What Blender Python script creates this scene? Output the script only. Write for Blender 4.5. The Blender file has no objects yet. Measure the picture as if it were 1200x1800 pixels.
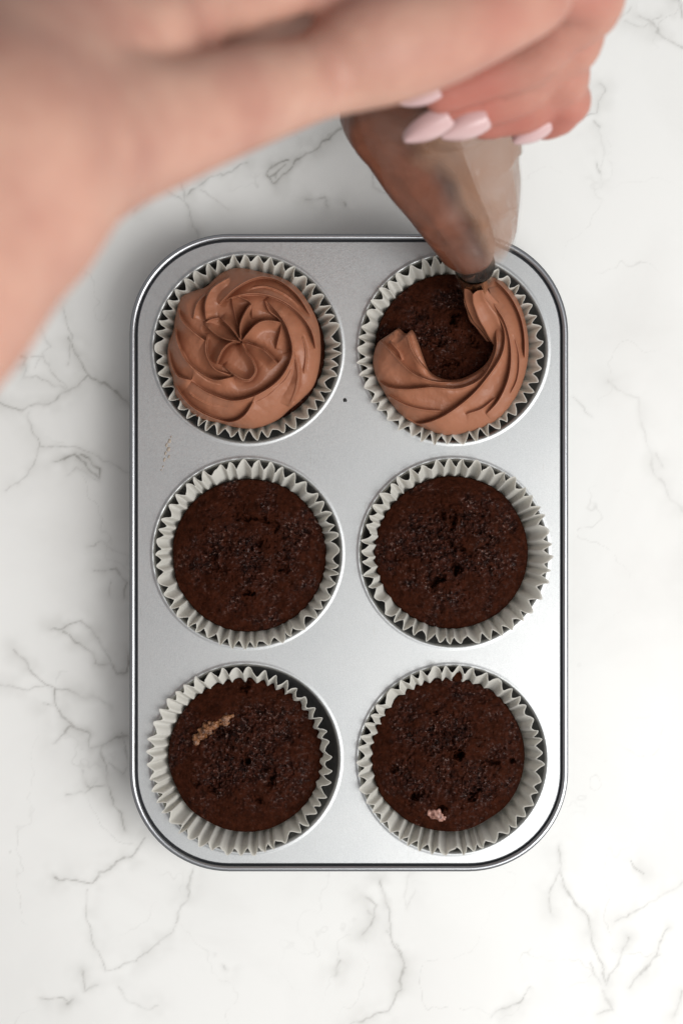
import bpy, bmesh, math, random
import numpy as np
from mathutils import Vector, Matrix

# ------------------------------------------------------------------ camera
ZT = 0.032                      # height of the tin's top plate above the table
CAM_H = ZT + 0.75
S = 0.00024                     # metres per photograph pixel on the tin's plate
sc = bpy.context.scene
COL = sc.collection
cam = bpy.data.cameras.new('camera')
co = bpy.data.objects.new('camera', cam); COL.objects.link(co)
co.location = (0, 0, CAM_H); co.rotation_euler = (0, 0, 0)
cam.sensor_fit = 'VERTICAL'; cam.sensor_height = 36.0
cam.lens = 36.0 * 0.75 / (1800 * S)
cam.clip_start = 0.01; cam.clip_end = 20
cam.dof.use_dof = True
cam.dof.focus_distance = CAM_H - (ZT + 0.004)
cam.dof.aperture_fstop = 6.0
sc.camera = co

# ------------------------------------------------------------------ room light
w = bpy.data.worlds.new('World'); sc.world = w; w.use_nodes = True
bg = w.node_tree.nodes['Background']
bg.inputs[0].default_value = (0.975, 0.985, 1.0, 1); bg.inputs[1].default_value = 0.31

def area(name, loc, target, sx, sy, energy, color):
    l = bpy.data.lights.new(name, 'AREA'); l.shape = 'RECTANGLE'; l.size = sx; l.size_y = sy
    l.energy = energy; l.color = color
    o = bpy.data.objects.new(name, l); COL.objects.link(o); o.location = loc
    d = Vector(target) - Vector(loc); o.rotation_euler = d.to_track_quat('-Z', 'Y').to_euler()
    return o
area('window_light', (0.80, -0.45, 1.00), (0, 0, 0), 0.8, 1.1, 14.0, (1.0, 0.99, 0.975))
area('ceiling_light', (0.56, -0.44, 1.60), (0.02, -.02, 0), 1.3, 1.05, 10.5, (1.0, 0.99, 0.97))
sc.view_settings.view_transform = 'Standard'; sc.view_settings.look = 'None'
sc.view_settings.exposure = 0.05; sc.view_settings.gamma = 1.0

# ------------------------------------------------------------------ helpers
rng = np.random.RandomState(7); random.seed(7)
def sc_at(z): return S * (CAM_H - z) / 0.75
def P(px, py, z): s = sc_at(z); return Vector(((px - 600) * s, (900 - py) * s, z))

def link(name, mesh, mat=None, parent=None, smooth=True):
    o = bpy.data.objects.new(name, mesh); COL.objects.link(o)
    if mat: mesh.materials.append(mat)
    if smooth: mesh.polygons.foreach_set('use_smooth', [True] * len(mesh.polygons))
    if parent is not None:
        o.parent = parent
        o.matrix_parent_inverse = Matrix.Translation(-Vector(parent.location)) if parent.location.length else Matrix()
    return o
def pmesh(name, verts, faces):
    m = bpy.data.meshes.new(name)
    m.from_pydata([tuple(v) for v in verts], [], [tuple(f) for f in faces]); m.update(); return m
def npmesh(name, V, F):
    """V (n,3) float, F (m,4) int quads"""
    m = bpy.data.meshes.new(name)
    V = np.asarray(V, np.float32); F = np.asarray(F, np.int32)
    k = F.shape[1]
    m.vertices.add(len(V)); m.vertices.foreach_set('co', V.ravel())
    m.loops.add(F.size); m.loops.foreach_set('vertex_index', F.ravel())
    m.polygons.add(len(F))
    m.polygons.foreach_set('loop_start', np.arange(0, F.size, k, dtype=np.int32))
    m.update(calc_edges=True); m.validate()
    return m
def gridfaces(nu, nv, wrap):
    """nu rows (possibly wrapping), nv columns; index = u*nv+v"""
    u = np.arange(nu if wrap else nu - 1); v = np.arange(nv - 1)
    U, Vv = np.meshgrid(u, v, indexing='ij'); U2 = (U + 1) % nu
    return np.stack([U * nv + Vv, U2 * nv + Vv, U2 * nv + Vv + 1, U * nv + Vv + 1], -1).reshape(-1, 4)
def empty(name, loc, label, cat, group=None):
    o = bpy.data.objects.new(name, None); COL.objects.link(o); o.location = loc
    o.empty_display_size = 0.01
    o['label'] = label; o['category'] = cat
    if group: o['group'] = group
    return o

# numpy value noise
_perm = rng.permutation(512).astype(np.int64); _perm = np.concatenate([_perm, _perm])
_val = rng.uniform(-1, 1, 512)
def vnoise(x, y, seed=0):
    x = np.asarray(x, float) + seed * 37.17; y = np.asarray(y, float) + seed * 91.7
    xi = np.floor(x).astype(np.int64); yi = np.floor(y).astype(np.int64)
    fx = x - xi; fy = y - yi; fx = fx * fx * (3 - 2 * fx); fy = fy * fy * (3 - 2 * fy)
    def h(a, b): return _val[_perm[(_perm[a & 511] + b) & 511]]
    return (h(xi, yi) * (1 - fx) + h(xi + 1, yi) * fx) * (1 - fy) + (h(xi, yi + 1) * (1 - fx) + h(xi + 1, yi + 1) * fx) * fy
def fbm(x, y, o=4, seed=0):
    r = 0; a = 1.0
    for k in range(o): r = r + a * vnoise(x * 2 ** k, y * 2 ** k, seed + k * 3); a *= 0.5
    return r
def catmull(pts, n=6, closed=False):
    pts = [np.array(p, float) for p in pts]; out = []; N = len(pts)
    if N < 3 and not closed: 
        return np.array(pts)
    for i in range(N if closed else N - 1):
        if closed: p0, p1, p2, p3 = pts[i - 1], pts[i], pts[(i + 1) % N], pts[(i + 2) % N]
        else: p0, p1, p2, p3 = pts[max(i - 1, 0)], pts[i], pts[i + 1], pts[min(i + 2, N - 1)]
        for k in range(n):
            t = k / n
            out.append(0.5 * ((2 * p1) + (-p0 + p2) * t + (2 * p0 - 5 * p1 + 4 * p2 - p3) * t * t + (-p0 + 3 * p1 - 3 * p2 + p3) * t ** 3))
    if not closed: out.append(pts[-1])
    return np.array(out)
def polydist(X, Y, pl):
    """distance, signed side, arclength fraction to polyline"""
    L = np.r_[0, np.cumsum(np.hypot(*np.diff(pl, axis=0).T))]; T = L[-1]
    bd = np.full(X.shape, 1e9); side = np.zeros(X.shape); tt = np.zeros(X.shape)
    for i in range(len(pl) - 1):
        ax, ay = pl[i]; dx, dy = pl[i + 1] - pl[i]; l2 = dx * dx + dy * dy + 1e-9
        t = np.clip(((X - ax) * dx + (Y - ay) * dy) / l2, 0, 1)
        ex = X - ax - t * dx; ey = Y - ay - t * dy; d = np.hypot(ex, ey)
        m = d < bd
        bd = np.where(m, d, bd); side = np.where(m, np.sign(dx * ey - dy * ex), side)
        tt = np.where(m, (L[i] + t * math.sqrt(l2)) / T, tt)
    return bd, side, tt

# ------------------------------------------------------------------ materials
def mat(name, base, rough=0.5, metal=0.0, spec=0.5, sss=0.0, sssr=(1, .3, .15), sscale=0.005):
    m = bpy.data.materials.new(name); m.use_nodes = True
    b = m.node_tree.nodes['Principled BSDF']
    b.inputs['Base Color'].default_value = (*base, 1); b.inputs['Roughness'].default_value = rough
    b.inputs['Metallic'].default_value = metal; b.inputs['Specular IOR Level'].default_value = spec
    if sss:
        b.inputs['Subsurface Weight'].default_value = sss
        b.inputs['Subsurface Radius'].default_value = sssr; b.inputs['Subsurface Scale'].default_value = sscale
    return m
class NT:
    def __init__(s, m): s.t = m.node_tree; s.b = s.t.nodes['Principled BSDF']; s.c = s.n('ShaderNodeTexCoord').outputs['Object']
    def n(s, ty, **kw):
        n = s.t.nodes.new(ty)
        for k, v in kw.items():
            if k in n.inputs: n.inputs[k].default_value = v
            else: setattr(n, k, v)
        return n
    def l(s, a, b): s.t.links.new(a, b)
    def noise(s, scale, detail=3, rough=0.5, dist=0.0):
        n = s.n('ShaderNodeTexNoise'); n.inputs['Scale'].default_value = scale; n.inputs['Detail'].default_value = detail
        n.inputs['Roughness'].default_value = rough; n.inputs['Distortion'].default_value = dist; s.l(s.c, n.inputs['Vector']); return n.outputs['Fac']
    def ramp(s, fac, stops):
        r = s.n('ShaderNodeValToRGB'); e = r.color_ramp.elements
        while len(e) < len(stops): e.new(0.5)
        for q, (p, c) in zip(e, stops): q.position = p; q.color = (*c, 1) if len(c) == 3 else c
        s.l(fac, r.inputs[0]); return r.outputs[0]
    def bump(s, h, strength, dist, prev=None):
        b = s.n('ShaderNodeBump'); b.inputs['Strength'].default_value = strength; b.inputs['Distance'].default_value = dist
        s.l(h, b.inputs['Height'])
        if prev is not None: s.l(prev, b.inputs['Normal'])
        return b.outputs[0]
    def mix(s, f, a, b, mode='MIX'):
        m = s.n('ShaderNodeMix', data_type='RGBA', blend_type=mode)
        for sock, v in ((m.inputs[0], f), (m.inputs[6], a), (m.inputs[7], b)):
            if hasattr(v, 'is_linked'): s.l(v, sock)
            else: sock.default_value = v if not isinstance(v, tuple) else (*v, 1)
        return m.outputs[2]
g = lambda v: (v, v, v)

M_tin = mat('silver_nonstick_coating', (.60, .62, .63), .42, .9)
t = NT(M_tin)
f1 = t.noise(2600, 2, .6); f2 = t.noise(900, 2, .6); f3 = t.noise(18, 3)
c = t.mix(t.ramp(f1, [(.35, g(0)), (.7, g(1))]), (.40, .415, .425), (.50, .515, .52))
c = t.mix(t.ramp(f3, [(.3, g(0)), (.75, g(.25))]), c, (.62, .61, .59))
# faint brownish scratches
mp = t.n('ShaderNodeMapping'); mp.inputs['Rotation'].default_value = (0, 0, .35); mp.inputs['Scale'].default_value = (900, 60, 1); t.l(t.c, mp.inputs[0])
sn = t.n('ShaderNodeTexNoise', Scale=1.0, Detail=2.0); t.l(mp.outputs[0], sn.inputs['Vector'])
c = t.mix(t.ramp(sn.outputs['Fac'], [(.70, g(0)), (.76, g(.18))]), c, (.30, .26, .22))
t.l(c, t.b.inputs['Base Color'])
t.l(t.ramp(f2, [(.2, g(.36)), (.8, g(.46))]), t.b.inputs['Roughness'])
t.l(t.bump(f1, .22, .00008, t.bump(f2, .10, .00015)), t.b.inputs['Normal'])

M_rim = mat('bright_steel_rim', (.42, .43, .45), .3, 1.0)
t = NT(M_rim); t.l(t.bump(t.noise(700, 2), .1, .0002), t.b.inputs['Normal'])
M_scuff = mat('brown_scuff', (.33, .28, .23), .6, .2)
M_pit = mat('dark_pit', (.01, .01, .01), .7)

M_paper = mat('white_baking_paper', (.74, .725, .68), .7, 0, .25)
t = NT(M_paper)
pc = t.mix(t.ramp(t.noise(60, 3), [(.35, g(0)), (.75, g(1))]), (.85, .84, .805), (.79, .775, .725))
t.l(pc, t.b.inputs['Base Color'])
t.l(t.bump(t.noise(1500, 3), .25, .0002), t.b.inputs['Normal'])
tr = t.n('ShaderNodeBsdfTranslucent'); tr.inputs[0].default_value = (.80, .78, .72, 1)
ms = t.n('ShaderNodeMixShader'); ms.inputs[0].default_value = .52
out = t.t.nodes['Material Output']; t.l(t.b.outputs[0], ms.inputs[1]); t.l(tr.outputs[0], ms.inputs[2]); t.l(ms.outputs[0], out.inputs[0])

M_cake = mat('chocolate_sponge', (.03, .01, .006), .6, 0, .1)
t = NT(M_cake)
n1 = t.noise(420, 4, .65); n2 = t.noise(1500, 3, .6); n3 = t.noise(45, 3); n5 = t.noise(780, 2, .55); n6 = t.noise(90, 2)
cr = t.n('ShaderNodeAttribute', attribute_name='crumb').outputs['Fac']
def mul(a, b):
    m = t.n('ShaderNodeMath', operation='MULTIPLY')
    for q, v in enumerate((a, b)):
        if hasattr(v, 'is_linked'): t.l(v, m.inputs[q])
        else: m.inputs[q].default_value = v
    return m.outputs[0]
crust = t.mix(t.ramp(n1, [(.32, g(0)), (.68, g(1))]), (.018, .0052, .0028), (.040, .0112, .0056))
open_ = t.mix(t.ramp(n1, [(.38, g(0)), (.62, g(1))]), (.008, .0022, .0014), (.042, .0105, .0050))
c = t.mix(cr, crust, open_)
c = t.mix(mul(t.ramp(n5, [(.60, g(0)), (.70, g(.8))]), cr), c, t.mix(t.ramp(n6, [(.45, g(0)), (.6, g(1))]), (.055, .017, .009), (.18, .09, .064)))  # pale crumb specks, their glints put into the base colour
c = t.mix(mul(t.ramp(n5, [(.30, g(.9)), (.42, g(0))]), cr), c, (.004, .0014, .001))
c = t.mix(t.ramp(n2, [(.66, g(0)), (.76, g(.35))]), c, (.10, .04, .026))  # finer glint specks, also base colour
t.l(c, t.b.inputs['Base Color'])
nb = t.bump(mul(n5, cr), .8, .0016, t.bump(n1, .35, .0006, t.bump(n2, .6, .0005)))
t.l(nb, t.b.inputs['Normal'])
t.l(t.ramp(n5, [(.45, g(.7)), (.64, g(.25))]), t.b.inputs['Roughness'])
t.l(mul(t.ramp(n5, [(.54, g(.08)), (.68, g(.45))]), cr), t.b.inputs['Specular IOR Level'])

M_caramel = mat('caramelised_chunk', (.32, .12, .03), .35, 0, .5)
t = NT(M_caramel)
t.l(t.mix(t.ramp(t.noise(500, 3), [(.3, g(0)), (.7, g(1))]), (.05, .018, .008), (.27, .11, .04)), t.b.inputs['Base Color'])
t.l(t.bump(t.noise(900, 3), .8, .001), t.b.inputs['Normal'])
M_pink = mat('pinkish_cream_crumb', (.34, .15, .11), .45)
t = NT(M_pink)
t.l(t.mix(t.ramp(t.noise(700, 3), [(.35, g(0)), (.65, g(1))]), (.10, .035, .025), (.42, .22, .17)), t.b.inputs['Base Color'])
M_frost = mat('chocolate_buttercream', (.31, .125, .07), .42, 0, .35, .05, (1, .45, .25), .004)
t = NT(M_frost)
t.l(t.mix(t.ramp(t.noise(70, 4), [(.3, g(0)), (.75, g(1))]), (.30, .121, .066), (.34, .142, .081)), t.b.inputs['Base Color'])
t.l(t.bump(t.noise(900, 3, .6), .16, .0004, t.bump(t.noise(220, 3), .12, .0012)), t.b.inputs['Normal'])
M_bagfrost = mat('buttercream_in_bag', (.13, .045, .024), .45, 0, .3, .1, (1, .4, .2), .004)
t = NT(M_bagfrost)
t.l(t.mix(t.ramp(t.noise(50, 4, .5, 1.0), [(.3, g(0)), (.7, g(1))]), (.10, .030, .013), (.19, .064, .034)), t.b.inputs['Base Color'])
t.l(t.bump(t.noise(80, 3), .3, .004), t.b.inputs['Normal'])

def film(name, tint, alpha_lo, alpha_hi, scale):
    m = mat(name, tint, .2, 0, .35); t = NT(m)
    tp = t.n('ShaderNodeBsdfTransparent'); ms = t.n('ShaderNodeMixShader')
    mp = t.n('ShaderNodeMapping'); mp.inputs['Scale'].default_value = (1, 1, .35); t.l(t.c, mp.inputs[0])
    n = t.n('ShaderNodeTexNoise', Scale=float(scale), Detail=4.0, Roughness=.55, Distortion=.8); t.l(mp.outputs[0], n.inputs['Vector'])
    t.l(t.ramp(n.outputs['Fac'], [(.32, g(alpha_lo)), (.68, g(alpha_hi))]), ms.inputs[0])
    t.l(tp.outputs[0], ms.inputs[1]); t.l(t.b.outputs[0], ms.inputs[2]); t.l(ms.outputs[0], t.t.nodes['Material Output'].inputs[0])
    t.l(t.bump(n.outputs['Fac'], .5, .004), t.b.inputs['Normal'])
    return m
M_bag = film('clear_plastic_film', (.55, .51, .47), .02, .11, 45)
M_smear = film('buttercream_smear', (.26, .135, .082), .82, .98, 60)
t = NT(M_smear); cv = t.n('ShaderNodeAttribute', attribute_name='cover'); mx = [n for n in t.t.nodes if n.type == 'MIX_SHADER'][0]
mu = t.n('ShaderNodeMath', operation='MULTIPLY'); t.l(mx.inputs[0].links[0].from_socket, mu.inputs[0]); t.l(cv.outputs['Fac'], mu.inputs[1]); t.l(mu.outputs[0], mx.inputs[0])
M_nozzle = mat('steel_nozzle', (.66, .57, .43), .22, 1.0)
M_skin = mat('skin', (.56, .30, .215), .5, 0, .25, .18, (1, .35, .2), .006)
t = NT(M_skin)
sep = t.n('ShaderNodeAttribute', attribute_name='flush')
c = t.mix(t.ramp(t.noise(38, 5, .6), [(.3, g(0)), (.7, g(1))]), (.53, .31, .235), (.40, .195, .150))
c = t.mix(sep.outputs['Fac'], c, (.42, .15, .115))
t.l(c, t.b.inputs['Base Color'])
t.l(t.bump(t.noise(500, 3), .15, .0006, t.bump(t.noise(90, 2), .12, .002)), t.b.inputs['Normal'])
M_nail = mat('pale_pink_nail_polish', (.74, .50, .48), .22, 0, .5)
t = NT(M_nail); t.l(t.mix(t.noise(60, 2), (.60, .42, .41), (.56, .37, .37)), t.b.inputs['Base Color'])

M_marble = mat('white_marble', (.8, .8, .78), .38, 0, .35)
t = NT(M_marble)
va = t.n('ShaderNodeAttribute', attribute_name='vein'); vc = t.n('ShaderNodeAttribute', attribute_name='cloud')
base = t.mix(t.ramp(t.noise(9, 5, .55, .6), [(.4, g(0)), (.7, g(1))]), (.80, .80, .78), (.725, .72, .70))
base = t.mix(vc.outputs['Fac'], base, (.52, .515, .49))
vn = t.n('ShaderNodeMath', operation='MULTIPLY'); t.l(va.outputs['Fac'], vn.inputs[0]); t.l(t.ramp(t.noise(260, 3), [(.3, g(.55)), (.6, g(1))]), vn.inputs[1])
base = t.mix(vn.outputs[0], base, (.24, .23, .21))
t.l(base, t.b.inputs['Base Color'])

# ------------------------------------------------------------------ marble table
VEINS = [  # (points in photo pixels, half-width px, strength)
 ([(117,590),(147,640),(157,660),(120,690),(87,707),(40,720),(0,710)],1.5,.6),([(157,660),(187,673),(213,700),(240,720)],2.0,.65),
 ([(37,623),(43,640),(40,665),(80,670),(120,690)],1.5,.4),([(36,622),(44,630),(40,640)],3,.7),([(40,630),(80,630),(100,667),(120,687)],1.2,.35),
 ([(50,727),(57,760),(70,783),(133,787),(180,807),(240,838)],1.4,.38),([(70,783),(53,827),(13,860)],1.4,.35),
 ([(95,815),(133,800),(150,813),(173,837),(177,820),(143,800)],1.9,.7),([(120,835),(140,822),(170,840)],1.2,.3),
 ([(150,963),(180,953),(225,973)],1.2,.35),([(170,1000),(203,1003),(222,1020),(217,1053)],1.6,.5),([(200,1025),(193,1048)],1.3,.35),
 ([(93,1107),(143,1093),(177,1127),(193,1167),(167,1167),(163,1147),(113,1107)],1.6,.6),([(193,1167),(200,1187),(220,1180),(226,1150)],1.8,.65),
 ([(27,1140),(53,1173),(87,1200),(100,1207),(167,1230),(193,1243)],1.6,.5),([(0,1203),(40,1208),(87,1200)],1.3,.35),
 ([(100,1207),(97,1240),(113,1267),(160,1290),(160,1320),(200,1300),(226,1293)],1.9,.65),([(75,1237),(97,1240)],1.4,.45),([(96,1310),(127,1277),(160,1290)],1.5,.5),
 ([(180,1307),(183,1340),(193,1387),(213,1427),(217,1460)],1.7,.55),([(147,1353),(150,1387),(187,1380)],1.6,.5),([(120,1397),(150,1397),(170,1370)],1.4,.4),
 ([(260,1475),(235,1500),(200,1520),(160,1553),(95,1540)],1.8,.55),([(215,1290),(225,1330),(215,1360),(190,1345)],1.6,.5),
 ([(155,1565),(155,1620),(175,1680),(185,1707),(240,1690),(300,1640),(330,1570),(342,1530)],1.5,.38),
 ([(70,1757),(110,1752),(124,1760)],1.5,.4),([(120,1762),(130,1756)],3,.6),([(145,1710),(152,1740),(172,1735)],2,.5),([(210,1735),(225,1765),(280,1770)],1.3,.3),
 ([(640,1578),(662,1590),(652,1620),(638,1645)],1.8,.5),([(645,1600),(655,1612)],3,.3),
 ([(668,1545),(680,1600),(690,1650),(710,1690),(705,1740),(680,1778),(640,1790),(620,1800)],1.8,.5),([(680,1640),(700,1660),(712,1700)],1.5,.4),
 ([(588,1712),(598,1694)],1.6,.5),([(720,1535),(713,1600),(735,1565)],1.2,.2),([(393,1701),(396,1703)],1.8,.6),
 ([(985,1490),(983,1540),(1010,1590),(1035,1620),(1040,1660),(1060,1700),(1062,1730),(1085,1690),(1102,1652)],2.0,.5),
 ([(968,1605),(966,1560),(985,1530)],1.6,.4),([(1110,1512),(1131,1533)],1.0,.55),([(1080,1622),(1130,1595),(1165,1575),(1205,1552)],1.6,.35),
 ([(1176,1635),(1152,1680),(1125,1712)],2.2,.5),([(1105,1740),(1130,1700),(1160,1680)],1.6,.35),([(860,1788),(910,1765),(928,1735)],1.7,.45),([(1048,1782),(1070,1775),(1060,1740)],2,.4),
 ([(1195,1745),(1180,1790)],2,.4),([(1065,1760),(1055,1730),(1035,1690)],1.4,.4),
 ([(1065,665),(1100,690),(1122,700),(1130,750),(1150,830),(1180,880),(1205,905)],2.6,.22),([(1005,700),(1040,735)],1.5,.3),([(1150,800),(1160,820)],1.5,.25),
 ([(1010,210),(1045,200),(1062,165),(1050,150)],1.6,.42),([(1015,180),(1030,205)],1.6,.4),([(1040,215),(1052,225)],1.5,.4),([(1046,288),(1056,306)],2,.4),([(1050,230),(1060,270),(1058,330)],1.4,.16),
 ([(1120,25),(1150,50),(1180,70),(1205,85)],1.7,.4),([(1098,38),(1130,45),(1160,30)],1.3,.3),([(1185,-5),(1200,30)],1.8,.5),([(1090,30),(1110,10)],1.2,.3),
 ([(600,228),(567,250),(546,265),(521,277),(512,288),(500,312),(483,321),(467,310),(487,288),(504,279)],1.5,.75),([(470,312),(487,306),(500,290)],1.3,.6),([(483,321),(490,300)],1.2,.4),
 ([(536,349),(557,350),(571,347),(576,362)],1.7,.6),([(600,353),(602,360)],2,.6),
 ([(433,290),(412,298),(398,308),(379,310),(367,312),(346,331),(333,344)],1.4,.5),([(346,331),(334,343)],1.8,.5),([(398,308),(390,310)],2,.4),
 ([(306,280),(321,321),(329,350),(337,383),(345,400),(352,425)],3.2,.35),([(275,321),(296,337),(330,350)],1.4,.4),([(355,335),(375,350),(400,370)],1.2,.3),
 ([(560,260),(575,240),(600,225)],1.2,.3),([(658,300),(662,325),(680,340)],1.4,.4),([(700,330),(690,350)],1.2,.4),
 ([(110,540),(125,590),(118,640)],1.3,.35),([(60,560),(90,610),(60,650)],1.2,.25),([(250,300),(262,340),(240,370)],1.5,.3),
]
def table():
    # one sheet: fine in the middle, long skirts outside the photographed area
    pitch = .0006
    xs = np.arange(-.165, .1651, pitch); ys = np.arange(-.24, .2401, pitch)
    xs = np.r_[-.9, -.5, -.3, -.2, xs, .2, .3, .5, .9]; ys = np.r_[-.9, -.5, -.35, -.27, ys, .27, .35, .5, .9]
    X, Y = np.meshgrid(xs, ys, indexing='ij'); s0 = sc_at(0)
    px = X / s0 + 600; py = 900 - Y / s0
    wx = px + 5 * fbm(px / 28, py / 28, 4, 1); wy = py + 5 * fbm(px / 28, py / 28, 4, 5)
    vein = np.zeros(X.shape); cloud = np.zeros(X.shape)
    brk = .55 + .6 * fbm(px / 30, py / 30, 3, 9)
    for pts, hw, st in VEINS:
        pl = np.array(pts, float)
        x0, y0 = pl.min(0) - 75; x1, y1 = pl.max(0) + 75
        ix = np.where((px[:, 0] > x0) & (px[:, 0] < x1))[0]; iy = np.where((py[0] > y0) & (py[0] < y1))[0]
        sl = np.ix_(ix, iy)
        if not len(ix) or not len(iy): continue
        d, sd, tt = polydist(wx[sl], wy[sl], pl)
        wd = .72 * hw * (.75 + .45 * vnoise(px[sl] / 9, py[sl] / 9, 11))
        v = st * .85 * np.exp(-(d / (wd + .35)) ** 2) * np.clip(brk[sl] + .35, .15, 1.1)
        v += st * .30 * np.exp(-(d / (hw * 3.2)) ** 2)
        vein[sl] = np.maximum(vein[sl], v)
        cloud[sl] = np.maximum(cloud[sl], st * .7 * np.exp(-(d / 24) ** 2) * np.clip(.5 + .9 * fbm(px[sl] / 40, py[sl] / 40, 3, 21), 0, 1))
    far = (np.abs(X) > .166) | (np.abs(Y) > .241)
    # invented, very faint hairline veins everywhere
    rid = np.abs(fbm(px / 170, py / 170, 5, 31)); hair = np.clip(1 - rid / .022, 0, 1) * np.clip(fbm(px / 110, py / 110, 2, 41) * 1.4, 0, 1) * .25
    vein = np.where(far, .05, np.maximum(vein, hair)); cloud = np.where(far, .05, cloud)
    V = np.stack([X, Y, np.zeros_like(X)], -1).reshape(-1, 3)
    m = npmesh('marble_tabletop', V, gridfaces(len(xs), len(ys), False))
    for nm, arr in (('vein', vein), ('cloud', cloud)):
        a = m.attributes.new(nm, 'FLOAT', 'POINT'); a.data.foreach_set('value', np.clip(arr, 0, 1).astype(np.float32).ravel())
    o = link('marble_tabletop', m, M_marble); o['kind'] = 'structure'
table()

# ------------------------------------------------------------------ muffin tin
WELLS = [(435,613),(796,613),(435,972),(797,972),(432,1333),(795,1335)]
X0, X1, Y0, Y1 = 228, 998, 411, 1532
tin = empty('muffin_tin', (0, P(0, (Y0 + Y1) / 2, ZT).y, 0), 'silver six-cup muffin tin with a rolled steel rim on the white marble', 'baking tin')
def rrect(inset, n=20):
    r = 176 - inset; pts = []
    cs = [(X1 - 176, Y0 + 176, -90), (X1 - 176, Y1 - 176, 0), (X0 + 176, Y1 - 176, 90), (X0 + 176, Y0 + 176, 180)]
    for cx, cy, a0 in cs:
        for k in range(n + 1):
            a = math.radians(a0 + 90 * k / n); pts.append((cx + r * math.cos(a), cy + r * math.sin(a)))
    return pts
NW = 96; RW = 172.0
def build_plate():
    bm = bmesh.new()
    def loop(pts):
        vs = [bm.verts.new(p) for p in pts]; return [bm.edges.new((vs[i], vs[(i + 1) % len(vs)])) for i in range(len(vs))]
    E = loop([P(x, y, ZT) for x, y in rrect(15)])
    for cx, cy in WELLS:
        E += loop([P(cx + RW * math.cos(2 * math.pi * k / NW), cy + RW * math.sin(2 * math.pi * k / NW), ZT) for k in range(NW)])
    bmesh.ops.triangle_fill(bm, use_beauty=True, use_dissolve=False, edges=E)
    # keep only plate faces
    for f in list(bm.faces):
        c = f.calc_center_median()
        for cx, cy in WELLS:
            w0 = P(cx, cy, ZT)
            if (c - w0).length < (RW - 2) * S: bm.faces.remove(f); break
    bmesh.ops.recalc_face_normals(bm, faces=bm.faces)
    for f in bm.faces:
        if f.normal.z < 0: f.normal_flip()
    m = bpy.data.meshes.new('top_plate'); bm.to_mesh(m); bm.free()
    link('top_plate', m, M_tin, tin, smooth=False)
build_plate()
WP = [(172,0),(170.5,.03),(169,.10),(167.5,.15),(166,.12),(164.5,-.05),(162.8,-.45),(161.6,-1.1),(161,-2.0),(160,-4),(150,-12),(138,-20),(131,-25.5),(128,-27.5),(122,-28.7),(112,-29.2),(60,-29.2),(0.01,-29.2)]
cupmesh = None
for cx, cy in WELLS:
    base = P(cx, cy, ZT)
    if cupmesh is None:
        V = []
        prof = catmull(WP, 3)
        for k in range(NW):
            a = 2 * math.pi * k / NW
            for r, z in prof: V.append((r * S * math.cos(a), -r * S * math.sin(a), z / 1000))
        cupmesh = npmesh('cup', V, gridfaces(NW, len(prof), True)[:, ::-1])
        cupmesh.materials.append(M_tin); cupmesh.polygons.foreach_set('use_smooth', [True] * len(cupmesh.polygons))
    o = bpy.data.objects.new('cup', cupmesh); COL.objects.link(o); o.parent = tin
    o.location = base - tin.location
# rolled rim: swept profile (outward px, height mm)
RP = [(15,0),(14.0,.0),(13.1,-.15),(12.4,-.6),(11.8,-1.2),(10.9,-1.25)]
cxr, rr = 5.4, 5.3
for k in range(15):
    a = math.radians(205 - k * 20); RP.append((cxr - rr * math.cos(a) , -.3 + 1.25 * math.sin(a)))
V = []; n = None
for ins, z in RP:
    ring = [P(x, y, ZT) + Vector((0, 0, z / 1000)) for x, y in rrect(ins)]; n = len(ring); V += ring
V = np.array([tuple(v) for v in V]).reshape(len(RP), n, 3).transpose(1, 0, 2).reshape(-1, 3)
M_rim_shade = mat('rim_shade_paint', (.07, .073, .08), .45, .7)  # shade lines of groove and outer bead edge, put into the colour
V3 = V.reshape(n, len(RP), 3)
for nm, a0, a1, mm in (('rim_crease', 0, 7, M_rim_shade), ('rolled_rim', 6, 15, M_rim), ('rim_underside', 14, len(RP), M_rim_shade)):
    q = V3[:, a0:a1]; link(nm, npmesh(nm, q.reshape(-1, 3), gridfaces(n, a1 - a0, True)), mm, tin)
# the small dark pinhole and the scuff on the plate
def flatblob(name, cx, cy, r, m, h=.0002, asp=1, rot=0, seed=1):
    vs = [P(cx, cy, ZT) + Vector((0, 0, h))]; n = 20
    for ring, zz in ((.6, h * .9), (1, -.0001)):
        for k in range(n):
            a = 2 * math.pi * k / n; q = r * ring * (1 + .25 * vnoise(k * .6, seed)) 
            x, y = q * math.cos(a) * asp, q * math.sin(a)
            x, y = x * math.cos(rot) - y * math.sin(rot), x * math.sin(rot) + y * math.cos(rot)
            vs.append(P(cx + x, cy + y, ZT) + Vector((0, 0, zz)))
    fs = [(0, 1 + (k + 1) % n, 1 + k) for k in range(n)] + [(1 + k, 1 + (k + 1) % n, 1 + n + (k + 1) % n, 1 + n + k) for k in range(n)]
    return link(name, pmesh(name, vs, fs), m, tin)
flatblob('dark_pinhole', 606, 703, 4, M_pit, .0008)  # the pinhole, drawn as a small raised black blob
for k, (x, y, r) in enumerate([(298,775,3),(293,782,2.6),(296,790,3.2),(291,797,2.4),(297,803,2),(289,808,2.6),(287,820,1.6),(301,768,1.5),(284,826,1.2)]):
    flatblob('scuff_mark', x, y, r * 1.7, M_scuff, .00030, .6, .3, k)

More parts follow.
